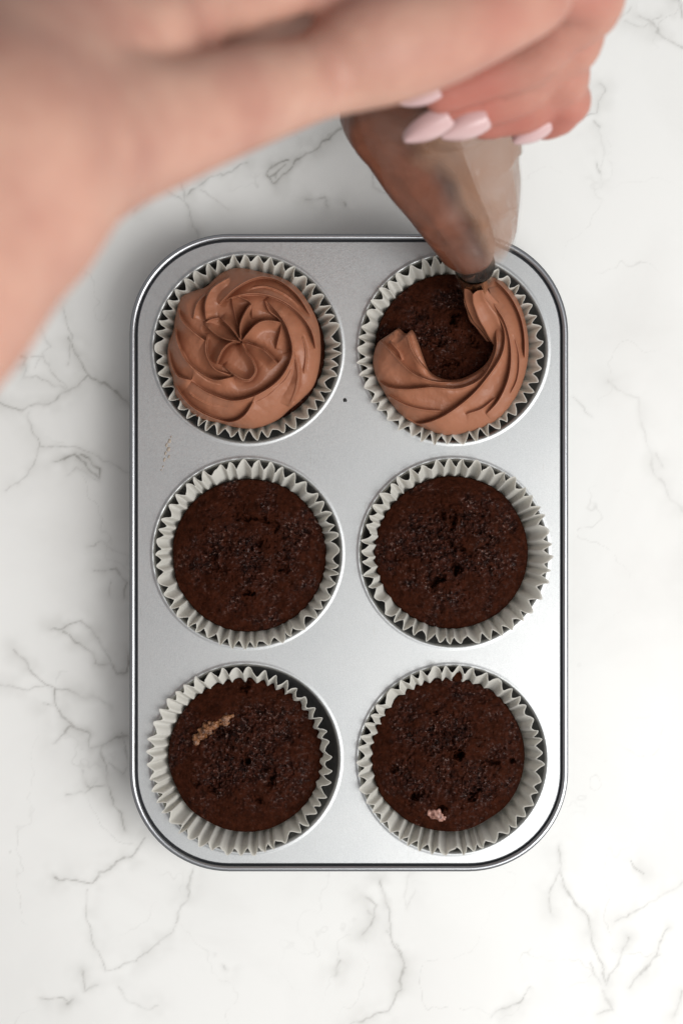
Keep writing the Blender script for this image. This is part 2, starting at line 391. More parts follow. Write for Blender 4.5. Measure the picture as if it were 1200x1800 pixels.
# ------------------------------------------------------------------ cupcakes
NP = 45
def liner_mesh(well, top, rim_h, rtop, amp, seed, flare=(0, 0)):
    per = 12; na = NP * per; nv = 16
    V = np.zeros((na, nv, 3)); a = np.arange(na) / na * 2 * np.pi
    ph0 = np.arange(na) / per; lw = .30 * fbm(np.cos(a) * 5 + seed, np.sin(a) * 5, 3, seed + 2); ph = (ph0 + lw) % 1.0
    tri = 1 - 2 * np.abs(2 * ph - 1)              # -1..1
    tri = np.sin(tri * np.pi / 2) * .75 + tri * .25
    tooth = np.floor(ph0 + lw).astype(int) % NP
    rs = np.random.RandomState(seed)
    ja = 1 + .30 * rs.uniform(-1, 1, NP)[tooth]; jz = .0006 * rs.uniform(-1, 1, NP)[tooth]
    lowa = fbm(np.cos(a) * 1.6 + 5, np.sin(a) * 1.6, 2, seed)
    fl = np.clip(np.cos(a - flare[0]), 0, 1) ** 1.5 * flare[1]
    jt = .03 * rs.uniform(-1, 1, NP)[tooth]
    wob = (1 + .8 * lowa) * 2.2
    for j in range(nv):
        t = (j / (nv - 1)); t = 1 - (1 - t) ** 1.25
        z = .0045 + t * (ZT + rim_h - .0045) + (jz + .0005 * lowa) * t ** 3
        r0 = 108 + (rtop - 108) * (.87 * t ** .95 + .13 * t ** 5) + fl * t ** 6 + wob * t ** 2
        am = (2.0 + (amp * .92 - 2.0) * (.5 * t + .5 * t ** 3)) * ja
        # teeth keep slightly folded over: bigger opening near the top
        r = r0 + am * tri
        cx = well[0] + (top[0] - well[0]) * t; cy = well[1] + (top[1] - well[1]) * t
        s = S
        ctr = np.array([P(cx, cy, ZT)[0], P(cx, cy, ZT)[1]])
        aa = a + jt * t * (1 - np.abs(tri)) * .5
        V[:, j, 0] = ctr[0] + r * s * np.cos(aa); V[:, j, 1] = ctr[1] - r * s * np.sin(aa); V[:, j, 2] = z
    # bottom disc centre ring
    F = gridfaces(na, nv, True)
    return npmesh('paper_liner', V.reshape(-1, 3), F[:, ::-1])
def cake_mesh(ctr, R, hmm, seed, pits, lumps=()):
    na, nr = 420, 130
    a = np.arange(na) / na * 2 * np.pi; t = np.linspace(0, 1, nr) ** .85
    A, T = np.meshgrid(a, t, indexing='ij')
    RR = R * (1 + .012 * vnoise(np.cos(A) * 3, np.sin(A) * 3, seed))
    X = T * RR * np.cos(A); Y = T * RR * np.sin(A)
    edge = 1 - T ** 14
    z = hmm * (1 - T ** 2.4) + 0.5 * edge
    gr = np.clip(fbm(X / 34, Y / 34, 4, seed + 41) * .75 + .72 - T ** 2 * .75, .12, 1)
    n = 1.1 * fbm(X / 38, Y / 38, 2, seed) + gr * .55 * fbm(X / 15, Y / 15, 2, seed + 2) - .5 * gr + .22 * fbm(X / 12, Y / 12, 2, seed + 3) + gr * .55 * fbm(X / 4.2, Y / 4.2, 2, seed + 5) + gr * .5 * np.clip(fbm(X / 7, Y / 7, 2, seed + 8), -1, .35)
    m = np.clip(1.15 - T ** 3, .25, 1)
    z = z + n * m
    rid = np.abs(fbm(X / 30, Y / 30, 3, seed + 13)); z -= .9 * np.clip(1 - rid / .06, 0, 1) * np.clip(fbm(X / 50, Y / 50, 2, seed + 17) * 1.6, 0, 1) * m
    cell = vnoise(X / 5, Y / 5, seed + 23); z -= (1.0 + .8 * gr) * np.clip(cell - .6, 0, 1) * 2.2 * m
    for (x, y, rx, ry, rot, dep) in pits:
        dx, dy = X - (x - ctr[0]), Y - (y - ctr[1])
        u = dx * math.cos(rot) + dy * math.sin(rot); v = -dx * math.sin(rot) + dy * math.cos(rot)
        u = u + 4 * fbm(X / 9, Y / 9, 2, seed + 33); v = v + 4 * fbm(X / 9, Y / 9, 2, seed + 37)
        q = (u / rx) ** 2 + (v / ry) ** 2 + .7 * vnoise(X / 3.5, Y / 3.5, seed + 31)
        z -= 1.5 * dep * np.exp(-np.clip(q, 0, 50)) - .22 * dep * np.exp(-((np.sqrt(np.clip(q, 0, 99)) - 1.5) / .5) ** 2)
    z = np.where(T > .985, z - 2.5 * (T - .985) / .015, z)
    c = P(ctr[0], ctr[1], ZT)
    V = np.stack([c[0] + X * S, c[1] - Y * S, ZT - .0030 + z / 1000], -1)
    # side wall and bottom so that the sponge is a solid
    wall = []
    for zz, k in ((.020, .93), (.008, .80), (.006, .75), (.006, .3)):
        q = V[:, -1].copy(); q[:, 0] = c[0] + (q[:, 0] - c[0]) * k; q[:, 1] = c[1] + (q[:, 1] - c[1]) * k; q[:, 2] = zz; wall.append(q)
    V = np.concatenate([V, np.stack(wall, 1)], 1)
    m = npmesh('sponge', V.reshape(-1, 3), gridfaces(na, nr + 4, True)[:, ::-1])
    at = m.attributes.new('crumb', 'FLOAT', 'POINT'); at.data.foreach_set('value', np.concatenate([gr, np.zeros((na, 4))], 1).astype(np.float32).ravel())
    return m
def chunk(name, parent, m, pts, ctr_z, seed):
    bm = bmesh.new()
    for (x, y, r, dz) in pts:
        ret = bmesh.ops.create_icosphere(bm, subdivisions=3, radius=r * 1.3 * S, matrix=Matrix.Translation(P(x, y, ZT) + Vector((0, 0, ctr_z + dz))))
        for v in ret['verts']:
            c0 = P(x, y, ZT) + Vector((0, 0, ctr_z + dz)); d = v.co - c0
            k = 1 + .6 * float(fbm(v.co.x * 700 + v.co.z * 500, v.co.y * 700, 3, seed)); v.co = c0 + Vector((d.x * k, d.y * k, d.z * k * .4))
    me = bpy.data.meshes.new(name); bm.to_mesh(me); bm.free(); return link(name, me, m, parent)

CC = [ # well, cake centre, R, liner top centre, rim_h(m), rtop, amp, flare(ang,px), dome, label, pits
 dict(w=WELLS[0], c=(435,613), R=139, l=(437,613), h=.0045, rt=153, am=8.5, fl=(.9,0), dome=3, label='chocolate cupcake topped with a full swirled rosette of chocolate frosting', pits=[]),
 dict(w=WELLS[1], c=(794,614), R=139, l=(791,614), h=.0050, rt=153, am=8.5, fl=(2.1,8), dome=4, label='chocolate cupcake half ringed with frosting under the piping nozzle', pits=[(797,560,7,10,.3,3),(770,600,10,6,.2,1.5),(830,600,12,7,1,1.5),(790,640,14,5,.1,1.5)]),
 dict(w=WELLS[2], c=(437,976), R=139, l=(436,977), h=.0045, rt=153, am=7.5, fl=(-1.45,7), dome=4.5, label='plain chocolate cupcake below the frosted rosette, faint curved crack in its top', pits=[(447,912,34,4,.15,1.6),(482,925,10,5,1,1.5),(437,1043,10,3.5,.1,2.6),(497,1000,9,5,.4,1.8),(375,975,8,12,0,1.6),(380,1000,14,5,.3,1.0),(455,955,5,5,0,1.5),(520,950,5,4,0,1.2)]),
 dict(w=WELLS[3], c=(794,971), R=139, l=(796,970), h=.0055, rt=153, am=8, fl=(.15,11), dome=5, label='plain chocolate cupcake with a jagged dark central crack, liner splayed to the right', pits=[(795,915,5,16,.1,2.6),(775,908,9,5,.7,1.8),(800,1000,8,6,.3,4.2),(770,1018,6,10,.8,3.2),(760,1028,9,4,.9,2),(792,960,5,16,-.3,1.8),(857,948,10,8,.2,1.2),(700,980,6,4,0,1),(810,965,5,4,0,1.4)]),
 dict(w=WELLS[4], c=(431,1329), R=140, l=(424,1338), h=.0050, rt=153, am=7.5, fl=(-2.1,8), dome=5, label='plain chocolate cupcake with a golden caramelised chunk on its top', pits=[(434,1335,6,7,0,3.6),(430,1205,8,10,0,2.6),(478,1370,5,14,.1,2.8),(455,1405,10,5,.5,2.2),(370,1385,9,6,.6,2),(395,1285,16,7,-.5,2.0),(345,1380,6,4,0,1.4),(470,1350,6,4,0,1.4)]),
 dict(w=WELLS[5], c=(787,1329), R=140, l=(790,1337), h=.0045, rt=153.5, am=7.5, fl=(-1.35,7), dome=5, label='plain chocolate cupcake with a round central pinhole and a pink crumb near its edge', pits=[(806,1329,7,7,0,5.0),(832,1398,13,4.5,-.65,3.2),(775,1420,9,5,.3,2.8),(730,1400,13,5,-.6,2.2),(865,1340,11,4,.3,2.2),(899,1337,5,4,.3,2.4),(690,1350,7,6,.2,1.8),(765,1252,7,4,0,1.6),(725,1395,5,8,.3,1.4)]),
]
cupcakes = []
for i, d in enumerate(CC):
    b = P(*d['w'], ZT)
    e = empty('cupcake', (b.x, b.y, .0045), d['label'], 'cupcake', 'cupcakes in the muffin tin')
    ln = link('paper_liner', liner_mesh(d['w'], d['l'], d['h'], d['rt'], d['am'], 10 + i, d['fl']), M_paper, e)
    sol = ln.modifiers.new('thickness', 'SOLIDIFY'); sol.thickness = .00012; sol.offset = 0
    link('sponge', cake_mesh(d['c'], d['R'] - 3, d['dome'], 50 + i * 7, d['pits']), M_cake, e)
    cupcakes.append(e)
chunk('caramelised_chunk', cupcakes[4], M_caramel, [(350,1294,7,0),(357,1287,8,.0002),(365,1282,9,.0003),(373,1275,7,.0003),(346,1301,5,-.0002),(380,1270,5,0),(393,1268,7,.0003),(400,1264,6,.0002),(407,1260,4,0)], .0004, 3)
chunk('cream_crumb', cupcakes[5], M_pink, [(765,1432,7,0),(756,1430,4,0),(774,1436,5,0),(770,1427,4,.0004),(780,1438,3,0)], -.0003, 5)
chunk('liner_smudge', cupcakes[5], M_cake, [(806,1189,6,0),(811,1182,4,.0012),(800,1194,4,-.0008)], .0005, 9)

# ------------------------------------------------------------------ frosting relief
def crest_field(X, Y, crests):
    h = np.zeros(X.shape); gv = np.zeros(X.shape)
    for c in crests:
        pts, side, A = c[0], c[1], c[2]; w1 = c[3] if len(c) > 3 else 26; dep = c[4] if len(c) > 4 else 1.0
        pl = catmull(pts, 5)
        d, sg, t = polydist(X, Y, pl)
        tp = np.clip(np.minimum(t / .12, (1 - t) / .12), 0, 1) ** .5
        gentle = (sg * side) > 0
        wv = vnoise(X / 14, Y / 14, 3) * .15
        hh = np.where(gentle, np.clip(1 - d / w1, 0, 1) ** 1.9, np.clip(1 - d / 2.6, 0, 1) ** 1.1) * A * (tp * .9 + .1 * (t > 0) * (t < 1) * (d < w1)) * (1 + wv)
        hh = np.where((t <= 0) | (t >= 1), hh * np.clip(1 - d / 7, 0, 1), hh)
        hh = hh + .42 * np.exp(-((d - .6) / 1.5) ** 2) * tp * (t > 0) * (t < 1)
        h = np.maximum(h, hh)
        gq = np.where(gentle, 0, np.exp(-np.clip(d - 2.5, 0, 99) / 7.0) * np.clip(d / 2.5, 0, 1)) * A * .62 * dep * tp
        gq = np.where((t <= 0) | (t >= 1), 0, gq)
        gv = np.maximum(gv, gq)
    return h, gv
def c3(pts): return [(230 + x / 3, 400 + y / 3) for x, y in pts]
def c4(pts): return [(600 + x / 3, 400 + y / 3) for x, y in pts]

# full rosette
OUT1 = c3([(600,215),(690,235),(790,262),(870,310),(935,395),(985,500),(1000,610),(995,720),(965,830),(900,905),(840,955),(770,1015),(660,1058),(560,1055),(470,1030),(370,1008),(290,950),(235,880),(222,800),(196,710),(197,620),(225,540),(235,470),(265,370),(330,335),(400,310),(470,245),(540,215)])
K1 = 1
crs1 = [
 (c3([(580,600),(545,550),(510,510),(475,478)]), 1, 4.0, 17),
 (c3([(582,600),(575,530),(592,470),(632,402)]), 1, 4.0, 17),
 (c3([(584,600),(615,560),(665,508),(725,490),(795,502)]), 1, 4.2, 20),
 (c3([(586,602),(650,625),(705,650),(772,718)]), 1, 4.2, 19),
 (c3([(584,606),(605,650),(640,700),(657,755),(630,798),(590,800),(540,772),(488,728)]), 1, 3.2, 15),
 (c3([(578,604),(525,608),(480,650),(452,718)]), 1, 3.8, 16),
 (c3([(575,600),(500,588),(440,555),(388,508)]), 1, 3.8, 17),
 (c3([(388,508),(420,485),(470,475)]), 1, 1.2, 16),
 (c3([(530,355),(545,440),(575,560)]), -1, 1.3, 18),
 (c3([(528,356),(590,372),(634,402),(640,480)]), -1, 1.4, 18),
 (c3([(705,380),(730,440),(792,500),(775,600),(765,640)]), -1, 1.6, 24),
 (c3([(405,560),(395,640),(412,700),(450,750),(530,778)]), 1, 1.6, 16),
 # swirled outer blades
 (c3([(240,415),(270,490),(330,550),(395,600)]), 1, 2.4, 30),
 (c3([(232,520),(245,600),(290,700),(370,770),(450,805),(545,785)]), 1, 2.8, 34),
 (c3([(196,630),(212,720),(250,785),(322,806)]), 1, 2.2, 26),
 (c3([(315,810),(400,868),(520,912),(620,900),(720,852),(800,780),(850,670),(835,560),(790,470),(710,378)]), 1, 3.0, 42),
 (c3([(225,820),(300,925),(400,990),(520,1026),(605,985),(662,880)]), 1, 2.4, 36),
 (c3([(855,650),(880,750),(872,850),(835,945)]), 1, 2.4, 36),
 (c3([(398,490),(393,400),(430,320),(520,262)]), 1, 2.4, 34),
 (c3([(465,405),(540,330),(620,280),(700,260),(790,285),(880,360),(950,470)]), -1, 2.6, 34),
 (c3([(500,380),(580,355),(680,350),(780,378),(880,445),(950,540),(975,640)]), -1, 2.2, 30),
 (c3([(740,860),(810,810),(850,740)]), 1, 1.0, 20),
 (c3([(640,930),(720,890),(800,815),(845,730)]), 1, .8, 18), (c3([(262,640),(320,740),(400,812),(480,835)]), 1, .9, 18),
 (c3([(600,330),(700,310),(800,345),(880,410),(935,500)]), -1, .9, 18), (c3([(300,870),(400,930),(510,955)]), 1, .8, 18),
 (c3([(330,480),(350,400),(400,350)]), 1, 1.2, 20), (c3([(900,560),(925,660),(915,770)]), 1, .9, 22),
]
def rosette():
    ol = catmull(OUT1, 8, True); ctr = np.array([429., 607.])
    na, nr = 760, 210
    ang = np.arctan2(ol[:, 1] - ctr[1], ol[:, 0] - ctr[0]); rad = np.hypot(*(ol - ctr).T); o = np.argsort(ang)
    a = np.linspace(-np.pi, np.pi, na, endpoint=False); R = np.interp(a, ang[o], rad[o], period=2 * np.pi)
    t = np.linspace(0, 1, nr) ; t = 1 - (1 - t) ** 1.35
    A, T = np.meshgrid(a, t, indexing='ij'); RR = R[:, None] * T
    X = ctr[0] + RR * np.cos(A); Y = ctr[1] + RR * np.sin(A)
    din = (R[:, None] - RR)
    q = np.clip(din / 34, 0, 1); base = 9.0 * np.sqrt(np.clip(1 - (1 - q) ** 2.0, 0, 1)) + 3.0 * (1 - T ** 2)
    base -= 1.0 * np.exp(-(RR / 14) ** 2)
    h, gv = crest_field(X, Y, crs1)
    base += 1.8 * np.clip(1 - RR / 85, 0, 1)
    k = np.clip(din / 7, 0, 1)
    z = base + (h * 1.65 - gv * 1.45) * k + .10 * fbm(X / 9, Y / 9, 3, 4) * k
    V = np.stack([(X - 600) * S, (900 - Y) * S, ZT + .0005 + z / 1000], -1)
    # correct for perspective so that the outline sits where it is seen
    zz = V[..., 2]; f = (CAM_H - zz) / .75; V[..., 0] *= f; V[..., 1] *= f
    V[:, 0] = V[:, 0].mean(0)
    lo = V[:, -1:].copy(); lo[..., 2] = ZT - .002
    V = np.concatenate([V, lo], 1)
    link('frosting_rosette', npmesh('frosting_rosette', V.reshape(-1, 3), gridfaces(na, nr + 1, True)[:, ::-1]), M_frost, cupcakes[0])
rosette()

# partial ring, mapped between an outer and an inner outline
OUT2 = c4([(235,575),(190,610),(166,700),(180,780),(215,850),(262,925),(335,1005),(430,1055),(540,1095),(640,1085),(740,1055),(835,1000),(915,900),(962,790),(985,660),(978,540),(950,430),(905,345),(850,285),(800,262),(765,270)])
INN2 = c4([(262,562),(300,532),(340,560),(372,540),(402,600),(430,680),(462,755),(515,790),(575,803),(640,793),(715,755),(765,710),(795,650),(803,585),(795,520),(770,460),(735,425),(700,405),(665,370),(690,350),(720,340)])
crs2 = [
 (c4([(265,540),(310,530),(345,570),(368,640),(420,720),(490,778),(570,802)]), 1, 2.6, 22),
 (c4([(368,538),(402,600),(430,680),(455,745)]), 1, 2.0, 14),
 (c4([(195,590),(250,640),(320,720),(400,782),(520,815),(640,795),(740,742)]), 1, 2.8, 26),
 (c4([(255,600),(300,650),(320,700)]), 1, 1.2, 14),
 (c4([(180,800),(250,842),(350,852),(470,842),(600,850),(690,825),(750,780),(795,700),(815,620),(800,530),(765,450),(700,405),(640,350)]), 1, 3.0, 34),
 (c4([(330,1005),(400,1035),(480,1020),(570,975),(680,890),(760,800),(835,690),(860,600),(850,520),(800,430),(765,370)]), 1, 2.8, 36),
 (c4([(225,870),(330,932),(430,960),(530,968)]), 1, 1.5, 26),
 (c4([(650,985),(740,955),(815,895)]), 1, 1.3, 22),
 (c4([(775,320),(800,400),(855,490),(885,590),(893,700),(875,810),(825,915),(760,985)]), -1, 2.4, 30),
 (c4([(810,280),(880,350),(935,450),(962,560),(965,690)]), -1, 2.2, 30),
 (c4([(905,560),(935,680),(925,800),(880,890)]), -1, 1.2, 20),
]
def ring():
    nu, nv = 760, 170
    def resample(pl, n):
        L = np.r_[0, np.cumsum(np.hypot(*np.diff(pl, axis=0).T))]; q = np.linspace(0, L[-1], n)
        return np.stack([np.interp(q, L, pl[:, 0]), np.interp(q, L, pl[:, 1])], -1)
    o = resample(catmull(OUT2, 10), nu); i = resample(catmull(INN2, 10), nu)
    v = np.linspace(0, 1, nv); v = .5 - .5 * np.cos(np.pi * (v * .94 + .03)); v = (v - v[0]) / (v[-1] - v[0])
    X = i[:, None, 0] * (1 - v) + o[:, None, 0] * v; Y = i[:, None, 1] * (1 - v) + o[:, None, 1] * v
    wd = np.hypot(*(o - i).T)[:, None]
    din = np.minimum(v[None] * wd / 24, (1 - v[None]) * wd / 32)
    ue = np.minimum(np.arange(nu), np.arange(nu)[::-1])[:, None] * 1.0
    q = np.clip(np.minimum(din, 1), 0, 1)
    cap = np.sqrt(np.clip(1 - (1 - np.clip(ue / 130, 0, 1)) ** 2, 0, 1))
    base = 8.5 * np.sqrt(np.clip(1 - (1 - q) ** 2, 0, 1)) * (.15 + .85 * cap)
    base += 1.5 * np.clip(1 - v[None] * 1.2, 0, 1) * q
    h, gv = crest_field(X, Y, crs2)
    k = np.clip(np.minimum(v[None], (1 - v[None])) * wd / 5, 0, 1) * np.clip(ue / 8, 0, 1)
    z = base + (h * 1.35 - gv * 1.2) * k + .10 * fbm(X / 9, Y / 9, 3, 4) * k
    zz = ZT + .0008 + z / 1000; f = (CAM_H - zz) / .75
    V = np.stack([(X - 600) * S * f, (900 - Y) * S * f, zz], -1)
    lo = V[:, -1:].copy(); lo[..., 2] = ZT - .003; li = V[:, :1].copy(); li[..., 2] = ZT - .003
    V = np.concatenate([li, V, lo], 1); n = V.shape[1]
    F = gridfaces(nu, n, False)
    cup = cupcakes[1]
    link('frosting_ring', npmesh('frosting_ring', V.reshape(-1, 3), F[:, ::-1]), M_frost, cup)
ring()
# fluted strand still leaving the nozzle
def strand():
    path = catmull([tuple(P(833,500,.060)), tuple(P(836,520,.049)), tuple(P(846,540,.0435)), tuple(P(862,565,.0385)), tuple(P(876,590,.034))], 8)
    rad = np.interp(np.linspace(0, 1, len(path)), [0, .25, .6, 1], [.0040, .0050, .0068, .0055])
    nb = 72; V = []
    for k, p in enumerate(path):
        d = Vector(path[min(k + 1, len(path) - 1)] - path[max(k - 1, 0)]).normalized()
        ux = d.cross(Vector((0, 0, 1))); ux.normalize(); uy = ux.cross(d)
        for j in range(nb):
            a = 2 * math.pi * j / nb; rr = rad[k] * (.78 + .30 * (1 - abs(math.sin(3 * a + k * .03))) ** 1.4)
            V.append(Vector(p) + ux * rr * math.cos(a) + uy * rr * math.sin(a))
    link('frosting_strand', npmesh('frosting_strand', [tuple(v) for v in V], gridfaces(len(path), nb, False)), M_frost, cupcakes[1])
strand()

# ------------------------------------------------------------------ piping bag
bag = empty('piping_bag', tuple(P(833, 515, .047)), 'clear plastic piping bag of chocolate frosting with a metal nozzle, squeezed by the hand', 'piping bag')
BAG = [ # px, py, z, radius m, squash
 (833,492,.0560,.0062),(834,474,.062,.0092),(836,445,.070,.0135),(834,400,.082,.0178),(816,345,.098,.0228),(790,290,.115,.0275),(779,235,.134,.0290),(768,195,.150,.0315),(768,160,.168,.0300),(785,125,.188,.0245),(800,95,.210,.0200),(810,70,.232,.0160),(815,50,.250,.0110),(818,40,.262,.0070)]
def bz(z): return .047 + (z - .047) * .62 if z < .188 else .1344 + (z - .188) * .9
def loft(name, rows, mtl, parent, seed, wr=.06, nb=96, off=0.0, amask=None, cap=False, shift=(0, 0)):
    R = catmull([(*P(x + shift[0], y + shift[1], bz(z)), r * sc_at(bz(z)) / sc_at(z)) for x, y, z, r in rows], 7); V = []
    n = len(R)
    ang = np.arange(nb) / nb * 2 * np.pi
    if amask: ang = np.linspace(amask[0], amask[1], nb)
    for k in range(n):
        p = R[k, :3]; d = Vector(R[min(k + 1, n - 1), :3] - R[max(k - 1, 0), :3]).normalized()
        ux = Vector((1, 0, 0)); ux = (ux - d * ux.dot(d)).normalized(); uy = d.cross(ux)
        f = k / n; sq = float(np.interp(R[k, 2], [.055, .085, .11, .14], [1, .85, .6, .75]))
        wv = wr * (fbm(np.cos(ang) * 2.3 + f * 1.4 + seed, np.sin(ang) * 2.3 + f * 2.2, 3, seed)
             + .55 * f ** 1.5 * np.sin(ang * 9 + f * 9) * .8)
        rr = (R[k, 3] + off) * (1 + wv)
        for j in range(nb):
            V.append(Vector(p) + ux * rr[j] * math.cos(ang[j]) + uy * rr[j] * sq * math.sin(ang[j]))
    F = [tuple(f) for f in gridfaces(n, nb, False)]
    if not amask: F += [(k * nb + nb - 1, k * nb, (k + 1) * nb, (k + 1) * nb + nb - 1)[::-1] for k in range(n - 1)]
    m = pmesh(name, V, F)
    bm = bmesh.new(); bm.from_mesh(m)
    if cap:
        bmesh.ops.holes_fill(bm, edges=[e for e in bm.edges if e.is_boundary], sides=0)
    bmesh.ops.recalc_face_normals(bm, faces=bm.faces); bm.to_mesh(m); bm.free()
    o = link(name, m, mtl, parent)
    return o
loft('plastic_film', BAG, M_bag, bag, 3, .05)
sm = loft('smeared_frosting', BAG[2:10], M_smear, bag, 3, .05, 80, -.0009, (-2.2, .9))
nn = len(sm.data.vertices) // 80; ii, jj = np.meshgrid(np.arange(nn) / (nn - 1), np.linspace(-2.2, .9, 80), indexing='ij')
ed = -1.75 + .55 * (1 - ii) + .35 * fbm(ii * 4, jj * 1.5, 3, 61)
cvr = np.clip((jj - ed + .25) / .5, 0, 1) * np.clip((.75 - jj) / 1.3, 0, 1) * np.clip(ii / .12 - .1, 0, 1)
at = sm.data.attributes.new('cover', 'FLOAT', 'POINT'); at.data.foreach_set('value', cvr.astype(np.float32).ravel())
FR = [(827,458,.067,.0082),(822,440,.073,.0112),(802,400,.082,.0130),(772,350,.097,.0146),(742,300,.113,.0168),(718,250,.130,.0185),(698,205,.148,.0205),(745,165,.168,.0230),(775,130,.188,.0190),(795,98,.208,.0150),(803,85,.216,.008)]
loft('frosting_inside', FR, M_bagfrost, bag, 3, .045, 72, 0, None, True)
def nozzle():
    rows = [(.0640, .0084), (.0600, .0076), (.0555, .0066), (.0510, .0056), (.0475, .0047)]
    nb = 48; V = []
    for side, off in ((1, 0), (-1, -.0006)):
        for k, (z, r) in (list(enumerate(rows)) if side == 1 else list(enumerate(rows))[::-1]):
            px = 833; py = 515 - (z - .047) * 3000
            for j in range(nb):
                a = 2 * math.pi * j / nb; st = 1
                if k == 4: st = 1 - .28 * (.5 + .5 * math.cos(6 * a))
                if k == 3: st = 1 - .10 * (.5 + .5 * math.cos(6 * a))
                zz = z - (.0012 * (.5 + .5 * math.cos(6 * a)) if k == 4 else 0)
                V.append(P(px, py, z) + Vector(((r + off) * st * math.cos(a), (r + off) * st * math.sin(a), zz - z)))
    F = [tuple(f) for f in gridfaces(10, nb, False)] + [(k * nb + nb - 1, k * nb, (k + 1) * nb, (k + 1) * nb + nb - 1)[::-1] for k in range(9)]
    m = pmesh('nozzle', V, F); bm = bmesh.new(); bm.from_mesh(m); bmesh.ops.recalc_face_normals(bm, faces=bm.faces); bm.to_mesh(m); bm.free()
    link('nozzle', m, M_nozzle, bag)
nozzle()

# ------------------------------------------------------------------ the hand and forearm: one implicit surface
def J(px, py, z, r):
    z2 = float(np.interp(z, [.15, .168, .18, .21, .24, .27, .34, .52], [.140, .150, .157, .175, .200, .235, .310, .50]))
    return (*P(px, py, z2), r * sc_at(z2) / sc_at(z))
VOX = .0016
lo = np.array([-.36, -.27, .13]); hi = np.array([.115, .20, .56])
dims = np.ceil((hi - lo) / VOX).astype(int)
D = np.full(dims, .05, np.float32)
def cone(a, b, k):
    global D
    a = np.array(a, float); b = np.array(b, float); ra, rb = a[3], b[3]; a = a[:3]; b = b[:3]
    m = max(ra, rb) + k + .006
    i0 = np.maximum(((np.minimum(a, b) - m - lo) / VOX).astype(int), 0); i1 = np.minimum(((np.maximum(a, b) + m - lo) / VOX).astype(int) + 1, dims)
    if (i1 <= i0).any(): return
    gx, gy, gz = [(lo[q] + VOX * np.arange(i0[q], i1[q])).astype(np.float32) for q in range(3)]
    X = gx[:, None, None]; Y = gy[None, :, None]; Z = gz[None, None, :]
    d = b - a; l2 = d.dot(d)
    t = np.clip(((X - a[0]) * d[0] + (Y - a[1]) * d[1] + (Z - a[2]) * d[2]) / l2, 0, 1)
    dd = np.sqrt((X - a[0] - t * d[0]) ** 2 + (Y - a[1] - t * d[1]) ** 2 + (Z - a[2] - t * d[2]) ** 2) - (ra + t * (rb - ra))
    sl = tuple(slice(i0[q], i1[q]) for q in range(3)); o = D[sl]
    h = np.maximum(k - np.abs(o - dd), 0) / k
    D[sl] = (np.minimum(o, dd) - h * h * k * .25).astype(np.float32)
def chain(js, k, sub=3):
    pl = catmull(js, sub)
    for q in range(len(pl) - 1): cone(pl[q], pl[q + 1], k)
wrist = P(90, 180, .34)
chain([(-.42, -.31, .50, .047), (-.30, -.19, .45, .044), (-.20, -.085, .398, .037), J(-170, 460, .385, .0315), J(-20, 245, .36, .0290), J(90, 120, .330, .0255), J(270, 5, .300, .0215), J(450, -60, .275, .0200), J(640, -95, .265, .0165), J(760, -98, .258, .0128)], .010)
chain([J(60, 170, .330, .025), J(300, 30, .270, .018), J(520, -20, .235, .0165), J(690, -40, .205, .0125)], .014)
chain([J(40, 280, .352, .022), J(175, 235, .347, .0185), J(285, 218, .335, .0145), J(400, 180, .320, .0128), J(490, 155, .303, .0112), J(575, 128, .291, .0104), J(655, 86, .290, .0146), J(755, 64, .284, .0134), J(860, 24, .275, .0118), J(950, -8, .268, .0092)], .0045)
chain([J(70, 285, .372, .016), J(150, 262, .366, .010)], .022)          # wrist bone
chain([J(230, 60, .338, .006), J(420, 0, .305, .0055), J(620, -45, .287, .005)], .008)   # tendon on the back of the hand
tips = []
def finger(mcp, pip, dip, tip):
    mid1 = tuple((np.array(mcp) * .5 + np.array(pip) * .5) * [1, 1, 1, .96]); mid2 = tuple((np.array(pip) * .5 + np.array(dip) * .5) * [1, 1, 1, .94]); mid3 = tuple((np.array(dip) * .5 + np.array(tip) * .5) * [1, 1, 1, .98])
    chain([mcp, mid1, pip, mid2, dip, mid3, tip], .0012, 3); tips.append((np.array(dip), np.array(tip)))
finger(J(760,-95,.258,.0125), J(1038,-5,.228,.0106), J(925,108,.208,.0086), J(775,165,.201,.0066))
finger(J(740,-75,.235,.0120), J(1008,58,.205,.0100), J(905,162,.186,.0083), J(785,208,.180,.0068))
finger(J(715,-60,.217,.0118), J(984,122,.184,.0098), J(925,190,.169,.0082), J(850,212,.166,.0066))
finger(J(690,-35,.198,.0105), J(983,165,.168,.0092), J(978,198,.157,.0078), J(955,216,.151,.0060))

